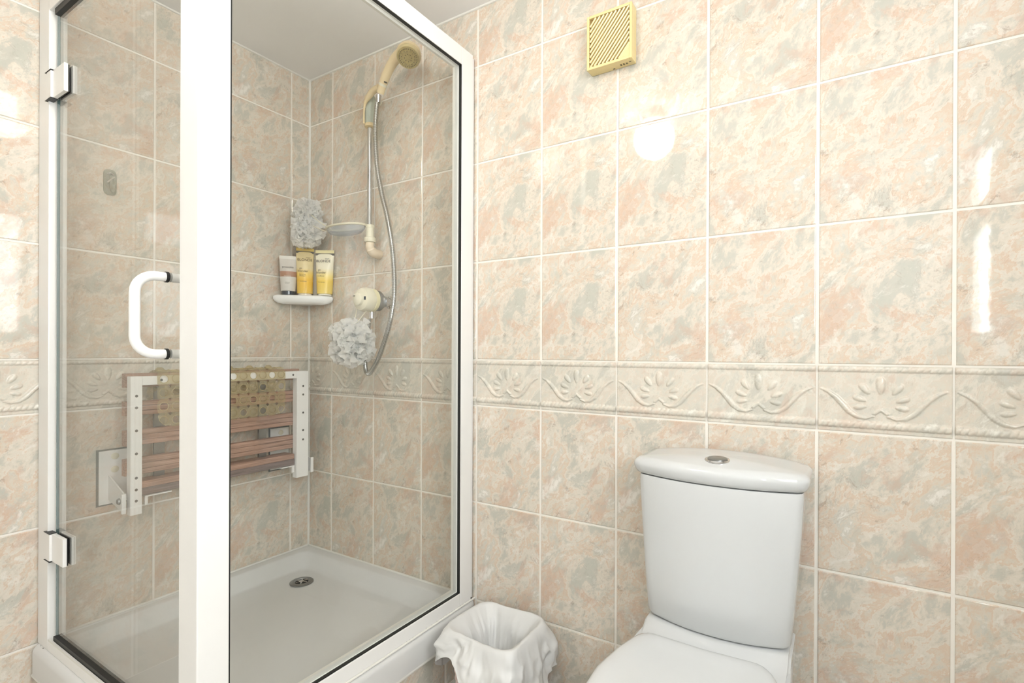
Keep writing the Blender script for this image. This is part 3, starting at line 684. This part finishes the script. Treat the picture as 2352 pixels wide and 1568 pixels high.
squeeze_tube('squeezy_tube', 'golden yellow tube with dark brown top band, middle of the corner shelf', (.084, -.081, SZ), face, .0335, .194, .026, .008, yb, pbr('clear_cap', lin(224, 214, 196), .15),
             [('sheer', .008, .012, .152, INKB), ('BLONDE', .0145, -.001, .140, INKB), ('go', .010, -.016, .106, INKB), ('blonder', .0125, -.008, .094, INKB), ('lightening\nshampoo', .006, -.010, .082, INKB), ('for blondes', .0055, -.006, .054, INKB)], pbr('gold_band', lin(214, 180, 70), .3))
squeeze_tube('squeezy_tube', 'pale cream and yellow tube with grey top band, rightmost on the corner shelf', (.142, -.030, SZ), face-.36, .0375, .188, .026, .008, yb2, pbr('clear_cap2', lin(236, 232, 216), .15),
             [('sheer', .008, .012, .150, INKG), ('BLONDE', .0150, -.002, .137, INKG), ('go', .010, -.016, .102, INKG), ('blonder', .012, -.008, .090, INKG), ('conditioner', .006, -.008, .078, INKB), ('for blondes', .0055, -.004, .052, INKB)], pbr('pale_gold_band', lin(232, 220, 170), .3))
for o in list(C.objects):
    if o.name.startswith('squeezy_tube') and 'grey and white' not in o['label']:
        H_ = .194 if 'golden' in o['label'] else .188; W_ = .0337 if 'golden' in o['label'] else .0377
        part('dark_band', box(-W_, W_, -.0022, .0022, H_-.0215, H_-.0125), DARK if 'golden' in o['label'] else INKG, o, world=False)
pb = thing('pink_bottle', 'pink bottle half hidden behind the tubes on the corner shelf', 'bottle', (.030, -.060, SZ))
bm = bmesh.new(); lathe(bm, [(.016, 0), (.018, .003), (.018, .10), (.016, .125), (.009, .135), (.009, .140)], (.030, -.060, SZ)); part('bottle_body', bm, PINKM, pb, smooth=True)
bm = bmesh.new(); lathe(bm, [(.013, .138), (.0135, .142), (.0135, .166), (.011, .170)], (.030, -.060, SZ)); part('bottle_cap', bm, PINKM, pb, smooth=True)
pb = thing('cream_bottle', 'cream topped bottle behind the pale tube on the corner shelf', 'bottle', (.078, -.030, SZ))
bm = bmesh.new(); lathe(bm, [(.017, 0), (.019, .003), (.019, .14), (.018, .155)], (.086, -.026, SZ)); part('bottle_body', bm, pbr('cream_bottle_body', lin(206, 200, 186), .3), pb, smooth=True)
bm = bmesh.new(); lathe(bm, [(.0175, .153), (.0185, .157), (.0185, .188), (.016, .192)], (.086, -.026, SZ)); part('bottle_cap', bm, CREAM2, pb, smooth=True)

# ------------------------------------------------------------------ net loofahs
def loofah(name, label, cen, rad, count, seed, stretch=(1, 1, 1), clampx=None, cord=None, group=None):
    t = thing(name, label, 'loofah', cen, group=group); R = random.Random(seed); bm = bmesh.new(); cen = Vector(cen)
    for _ in range(count):
        d = Vector((R.gauss(0, 1), R.gauss(0, 1), R.gauss(0, 1))).normalized()
        a = Vector((0, 0, 1)) if abs(d.z) < .9 else Vector((1, 0, 0)); u = (a-d*a.dot(d)).normalized(); v = d.cross(u)
        o = Vector((R.uniform(-1, 1)*stretch[0], R.uniform(-1, 1)*stretch[1], R.uniform(-1, 1)*stretch[2]))*rad*.54
        rr_ = rad*R.uniform(.34, .56); fq = R.choice((7, 8, 9, 11)); ph = R.random()*6; n_ = 56; prev = None
        for f, wv in ((.15, 0), (.5, .35), (.78, .8), (1, 1.25)):
            ring = []
            for k in range(n_):
                an = 2*PI*k/n_; hh = math.sin(fq*an+ph)*rad*.095*wv+math.sin(2.3*an+ph)*rad*.05; r2 = rr_*f*(1+.07*math.sin(3*an+ph*2))
                p = o+(u*math.cos(an)+v*math.sin(an))*r2+d*hh
                p = Vector((p.x, p.y, p.z)); q = cen+p
                if q.x < .008: q.x = .008+.1*(q.x-.008)*0
                if q.y > -.008: q.y = -.008
                ring.append(bm.verts.new(q))
            if prev:
                for k in range(n_): bm.faces.new((prev[k], prev[(k+1) % n_], ring[(k+1) % n_], ring[k]))
            prev = ring
    part('net_puff', bm, NET, t, smooth='all')
    if cord:
        bm = bmesh.new(); tube(bm, spline(cord, 8), .0016, 6); part('cord', bm, CREAM2, t, smooth=True)
    return t
loofah('net_loofah', 'tall white net loofah hanging above the tubes beside the soap dish', (.118, -.095, 1.570), .075, 150, 3, (.7, .65, 1.75),
       cord=[(.15, -.10, 1.60), (.21, -.10, 1.56), (.252, -.092, 1.537), (.256, -.090, 1.527), (.22, -.095, 1.53), (.15, -.10, 1.56)])
loofah('net_loofah', 'round white net loofah hanging by a cord from the shower valve knob', (.452, -.152, 1.088), .094, 150, 11, (.85, .55, .85),
       cord=[(.468, -.15, 1.15), (.490, -.130, 1.19), (.532, -.122, 1.235), (.520, -.122, 1.27), (.492, -.122, 1.286), (.462, -.122, 1.27), (.450, -.122, 1.235), (.455, -.135, 1.19), (.462, -.15, 1.15)])

# ------------------------------------------------------------------ clear hook on the left wall
hk = thing('adhesive_hook', 'clear plastic adhesive hook stuck on the left shower wall', 'hook', (0, -.711, 1.582))
bm = bmesh.new()
loft(bm, [[(x, -.711+p.x*f, 1.582+p.y*f) for p in rpoly([(-.017, -.040, .016), (.017, -.040, .016), (.017, .040, .016), (-.017, .040, .016)], 40)] for x, f in ((.001, 1), (.004, 1), (.0065, .88), (.007, .5))]); part('hook_plate', bm, HOOKM, hk, smooth=True)
bm = bmesh.new(); tube(bm, spline([(.006, -.709, 1.600), (.010, -.709, 1.580), (.012, -.709, 1.562), (.020, -.709, 1.553), (.026, -.709, 1.560), (.026, -.709, 1.570)], 6), [.006]*20+[.005]*11, 10); part('hook_prong', bm, HOOKM, hk, smooth=True)
bm = bmesh.new(); tube(bm, [(.008, -.720, 1.578), (.012, -.712, 1.590), (.008, -.702, 1.600)], .003, 8); tube(bm, [(.007, -.720, 1.606), (.011, -.712, 1.610), (.007, -.704, 1.606)], .0028, 8); part('hook_ridge', bm, CHROME, hk, smooth=True)

# ------------------------------------------------------------------ extractor fan
fan = thing('extractor_fan', 'square ivory extractor fan with diagonal louvres high on the tiled wall', 'extractor fan', (1.387, 0, 1.945))
FX0, FX1, FZ0, FZ1, FY = 1.320, 1.455, 1.868, 2.022, -.040
bm = bmesh.new(); bx(bm, FX0, FX1, -.032, -.001, FZ0, FZ1, bev=.003); part('fan_case', bm, IVORY, fan)
bm = bmesh.new(); r0 = .0075
bx(bm, FX0, FX0+r0, FY, -.031, FZ0, FZ1, bev=.0015); bx(bm, FX1-r0, FX1, FY, -.031, FZ0, FZ1, bev=.0015)
bx(bm, FX0+r0, FX1-r0, FY, -.031, FZ0, FZ0+r0, bev=.001); bx(bm, FX0+r0, FX1-r0, FY, -.031, FZ1-r0, FZ1, bev=.001); part('fan_bezel', bm, IVORY, fan)
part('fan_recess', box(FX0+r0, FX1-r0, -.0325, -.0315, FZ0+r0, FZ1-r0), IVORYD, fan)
sl_ang = math.radians(50); dvec = Vector((math.cos(sl_ang), 0, math.sin(sl_ang))); nvec = Vector((-math.sin(sl_ang), 0, math.cos(sl_ang)))
cenf = Vector(((FX0+FX1)/2, 0, (FZ0+FZ1)/2)); hwx, hwz = (FX1-FX0)/2-r0-.001, (FZ1-FZ0)/2-r0-.001
for k in range(-10, 9):
    c_ = cenf+nvec*k*.0094
    # clip the slat's line to the opening
    t0, t1 = -9, 9
    for comp, dv, hw_, cc in ((c_.x, dvec.x, hwx, cenf.x), (c_.z, dvec.z, hwz, cenf.z)):
        a = (cc-hw_-comp)/dv; b = (cc+hw_-comp)/dv; t0 = max(t0, min(a, b)); t1 = min(t1, max(a, b))
    if t1-t0 < .016: continue
    bm = bmesh.new(); s_, e_ = c_+dvec*t0, c_+dvec*t1; hw2 = .0028
    loft(bm, [[(q.x+nvec.x*o1, y, q.z+nvec.z*o1) for o1, y in ((-hw2, -.033), (-hw2*1.0, -.0385), (-hw2*.3, -.0402), (hw2*.5, -.0395), (hw2, -.0365), (hw2, -.033))] for q in (s_, e_)])
    part('louvre', bm, IVORY, fan)
bm = bmesh.new(); pr = [(FX1-r0, FZ0+r0), (FX1-r0, FZ0+r0+.034), (FX1-r0-.030, FZ0+r0)]
loft(bm, [[(x, y, z) for x, z in pr] for y in (-.032, -.0398)]); part('corner_plate', bm, IVORY, fan)
def mark(x0, x1, y0, y1): return box(x0, x1, y0, y1, FZ0-.0006, FZ0+.001)
bm = bmesh.new()
bx(bm, 1.389, 1.395, -.011, -.007, FZ0-.0006, FZ0+.001)
for q in range(3):
    x = 1.414+q*.0085; bx(bm, x, x+.0014, -.021, -.014, FZ0-.0006, FZ0+.001)
    for y in (-.021, -.018, -.015): bx(bm, x, x+.0045, y, y+.0011, FZ0-.0006, FZ0+.001)
bx(bm, 1.441, 1.447, -.023, -.0205, FZ0-.0006, FZ0+.001); part('underside_print', bm, DARK, fan, kind='stuff')

# ------------------------------------------------------------------ toilet
toi = thing('toilet', 'white close coupled toilet with bow fronted cistern against the tiled wall', 'toilet', (1.70, -.1, 0))
def tank_ring(x0, x1, y1, bow, z, inset=0, n=80, r=.022):
    x0 += inset; x1 -= inset; xm = (x0+x1)/2; hw = (x1-x0)/2; yb = -.012-inset*.6; cs = [(x0, yb, .008), (x1, yb, .008)]
    cs.append((x1, y1+inset, r))
    for q in range(1, 10):
        f = 1-2*q/10; cs.append((xm+hw*f*.98, y1+inset-bow*(1-abs(f)**2.2), .02))
    cs.append((x0, y1+inset, r)); return [(p.x, p.y, z) for p in rpoly(cs, n)]
bm = bmesh.new(); rings = []
for z, ins, f in ((.413, .012, 0), (.416, .004, 0), (.424, 0, .02), (.50, 0, .3), (.58, 0, .55), (.66, 0, .8), (.745, 0, 1), (.757, .001, 1)):
    rings.append(tank_ring(1.541-.021*f, 1.857+.024*f, -.150-.008*f, .036, z, ins))
loft(bm, rings); tank = part('cistern', bm, CER, toi, smooth=True)
bm = bmesh.new(); rings = []
LX0, LX1, LY = 1.505, 1.892, -.160
for z, ins in ((.7585, .011), (.7605, .007), (.768, .003), (.778, 0), (.786, .0), (.791, .003), (.794, .009)): rings.append(tank_ring(LX0, LX1, LY, .040, z, ins, r=.026))
xm = (LX0+LX1)/2; ym = -.095
top_ = rings[-1]
for f in (.9, .75, .55, .3, .08): rings.append([(xm+(x-xm)*f, ym+(y-ym)*f, .7945) for x, y, z in top_])
rings = rings[:6]+[[(x, y, z+(.017*(1-((x-xm)/.195)**2)*max(0, min(1, (y-LY+.045)/.075))) if q >= 0 else z) for x, y, z in r] for q, r in enumerate(rings[6:])]
loft(bm, rings); part('cistern_lid', bm, CER, toi, smooth=True)
bt = bmesh.new(); lathe(bt, [(.029, -.006), (.029, .002), (.026, .005), (.024, .0045)], (1.703, -.138, .8055), (0, -.05, 1), 32); btn = part('flush_button', bt, CHROME, toi, smooth=True)
bt = bmesh.new(); lathe(bt, [(.022, .002), (.022, .006), (.019, .0075), (.0001, .0075)], (1.703, -.138, .8055), (0, -.05, 1), 32); part('button_insert', bt, STEELD, btn, smooth=True)
# pan: rear shelf, bowl, foot
def pan_ring(yb, yf, wb, wf, z, n=80):
    cs = [(1.697-wb, yb, .02), (1.697+wb, yb, .02)]; 
    for q in range(0, 13):
        a = PI*q/12; cs.append((1.697+wf*math.cos(a), (yf+wf*1.15)-wf*1.15*math.sin(a) if True else 0, .03))
    return [(p.x, p.y, z) for p in rpoly(cs, n)]
bm = bmesh.new(); loft(bm, [pan_ring(-.13, -.52, .10, .105, 0), pan_ring(-.13, -.52, .10, .105, .03), pan_ring(-.13, -.53, .09, .10, .12), pan_ring(-.10, -.57, .10, .125, .22), pan_ring(-.06, -.62, .13, .160, .30), pan_ring(-.03, -.645, .155, .176, .35), pan_ring(-.03, -.650, .158, .180, .378), pan_ring(-.03, -.645, .155, .176, .384)])
part('pan', bm, CER, toi, smooth=True)
bm = bmesh.new(); secs = []
for q in range(25):
    u = -1+2*q/24; x = 1.6985+u*.1605; bow = -.036*(1-abs(u)**2.2); e = .0*abs(u)**8
    dz = -.006*abs(u)**10
    secs.append([(x, -.03, .34), (x, -.03, .4115+dz), (x, -.150+bow, .4115+dz), (x, -.158+bow, .4100+dz), (x, -.172+bow, .4015+dz), (x, -.186+bow, .3945+dz), (x, -.200+bow, .3915+dz), (x, -.262+bow*.3, .3905+dz), (x, -.290, .385), (x, -.290, .34)])
for q, s_ in ((0, secs[0]), (24, secs[24])): pass
loft(bm, secs); bmesh.ops.bevel(bm, geom=[e for e in bm.edges if abs(e.verts[0].co.x-e.verts[1].co.x) < 1e-5 and (abs(e.verts[0].co.x-1.859) < 1e-3 or abs(e.verts[0].co.x-1.538) < 1e-3)], offset=.006, segments=3, affect='EDGES')
part('pan_shelf', bm, CER, toi, smooth=True)
def d_ring(z, ins=0, n=96):
    pts = [(1.555+ins, -.268-ins, .03)]
    cs = [(1.570, -.236), (1.700, -.240), (1.812, -.232), (1.838, -.262), (1.860, -.33), (1.872, -.42), (1.868, -.50), (1.842, -.58), (1.785, -.645), (1.700, -.668), (1.615, -.645), (1.555, -.585), (1.527, -.50), (1.522, -.42), (1.534, -.33), (1.552, -.262)]
    c0 = Vector((1.70, -.45)); out = []
    for x, y in cs:
        v = Vector((x, y)); d = (v-c0); out.append((c0.x+d.x*(1-ins/.17), c0.y+d.y*(1-ins/.21), .035))
    return [(p.x, p.y, z) for p in rpoly(out, n)]
bm = bmesh.new(); loft(bm, [d_ring(.388, .006), d_ring(.390, .003), d_ring(.398, .003), d_ring(.400, .006)]); part('seat_ring', bm, CER, toi, smooth=True)
bm = bmesh.new(); rings = [d_ring(.4012, .004), d_ring(.404, .0005), d_ring(.410, 0), d_ring(.4155, .003), d_ring(.4185, .009), d_ring(.4195, .018), d_ring(.4190, .030), d_ring(.4165, .045), d_ring(.4150, .065), d_ring(.4145, .11)]
loft(bm, rings); part('seat_lid', bm, CER, toi, smooth=True)

# ------------------------------------------------------------------ wicker bin with liner
BX, BY, BZ = 1.095, -.165, .262
binn = thing('wicker_bin', 'pale pink wicker waste bin standing between the shower tray and toilet', 'waste bin', (BX, BY, 0))
def bring(hw, hd, r, z, n, amp=None):
    pts = rpoly([(BX-hw, BY+hd, r), (BX+hw, BY+hd, r), (BX+hw, BY-hd, r), (BX-hw, BY-hd, r)], n)
    out = []
    for k, p in enumerate(pts):
        d = (p-Vector((BX, BY))).normalized(); a = amp(k) if amp else 0; out.append((p.x+d.x*a, p.y+d.y*a, z))
    return out
bm = bmesh.new(); rings = []; nr_ = 92; na = 216
for j in range(nr_+1):
    z = .004+(BZ-.030)*j/nr_; f = j/nr_; hw = .092+.012*f; hd = .080+.011*f; row = j//4; ph = (j % 4)/4
    rings.append(bring(hw, hd, .04, z, na, lambda k: .0024*math.sin(PI*(ph+.12))*(1 if True else 0)*(.45+.55*math.sin(2*PI*k/12+PI*(row % 2)))))
loft(bm, rings, True, False); part('woven_side', bm, WICK, binn, smooth=True)
bm = bmesh.new(); pts = bring(.1055, .0925, .04, BZ-.034, 72); 
tube(bm, pts+[pts[0]], .0045, 8, False); part('woven_rim', bm, WICK, binn, smooth=True)
liner = thing('bin_liner', 'crumpled white bin liner folded over the rim of the wicker bin', 'bin liner', (BX, BY, BZ))
def ridge(p, sc, off=0):
    q = Vector(p)*sc+Vector((off, off*.7, -off)); return 1-2*abs(noise.noise(q))
def crumple(p):
    q = Vector(p); w_ = q+Vector((noise.noise(q*9), noise.noise(q*9+Vector((5, 2, 1))), noise.noise(q*9+Vector((1, 8, 3)))))*.03
    return (ridge(w_, 10)*.55+ridge(w_, 21, 3)*.40+ridge(w_, 45, 7)*.20+noise.noise(w_*12)*.4)
bm = bmesh.new(); na = 300; rings = []
prof = [(-.060, -.19), (-.050, -.17), (-.042, -.150), (-.034, -.130), (-.028, -.11), (-.023, -.092), (-.018, -.075), (-.014, -.058), (-.010, -.044), (-.006, -.030), (-.003, -.018), (-.001, -.008), (.001, .001), (.004, .0055), (.009, .0060), (.013, .002), (.016, -.006)]
prof += [(.017+.0004*q, -.014-.0065*q) for q in range(18)]
for q, (off, dz) in enumerate(prof):
    ring = []; outs = q > 14; inner = q < 12
    base = rpoly([(-.104-off, .092+off, .045), (.106+off, .092+off, .045), (.106+off, -.092-off, .045), (-.104-off, -.092-off, .045)], na)
    for k, p in enumerate(base):
        d = Vector((p.x, p.y)).normalized(); ang = math.atan2(p.y, p.x); W_ = Vector((BX+p.x, BY+p.y, BZ+dz))
        if outs:
            t = (q-14)/20; drop = 1+.16*math.sin(ang*2+1.2)+.14*math.sin(ang*5+2)+.10*math.sin(ang*3+4.2)-.42*math.exp(-((ang+2.35)/.55)**2)
            a = (crumple(W_*Vector((1, 1, .6)) if False else Vector((W_.x, W_.y, W_.z*.55)))*.026*min(1, t*2.0)+.004*t)
            z = BZ+dz*drop+.003*noise.noise(W_*25)
        elif inner:
            g = min(1, (12-q)/4); a = -abs(crumple(Vector((W_.x, W_.y, W_.z*.35)))+.3)*.024*g
            z = BZ+dz+.004*noise.noise(W_*14)+.005*math.sin(ang*2+.4)*.5
        else:
            a = crumple(W_)*.0045; z = BZ+dz+.005*math.sin(ang*2+.4)*.6+.0025*noise.noise(W_*40)
        x_ = BX+p.x+d.x*a; y_ = min(BY+p.y+d.y*a, -.009); x_ = max(x_, .912)
        ring.append((x_, y_, z))
    rings.append(ring)
loft(bm, rings, True, False); part('liner_film', bm, LINER, liner, smooth='all')

# ------------------------------------------------------------------ ceiling globe lamp
lamp = thing('ceiling_globe_lamp', 'white glowing globe lamp mounted on the ceiling, seen mirrored in the wall tiles', 'ceiling lamp', (1.176, -1.042, RZ))
bm = bmesh.new(); lathe(bm, [(.055, 0), (.06, -.004), (.058, -.028), (.05, -.052)], (1.176, -1.042, RZ)); part('lamp_base', bm, WHITEM, lamp, smooth=True)
bm = bmesh.new(); lathe(bm, [(.044, -.050)]+[(.095*math.sin(a), -.134+.095*math.cos(a)) for a in [.48+(PI-.48)*k/16 for k in range(17)]], (1.176, -1.042, RZ), seg=36)
part('lamp_globe', bm, emit('globe_glow', (1, .93, .83, 1), GLOBE), lamp, smooth=True)
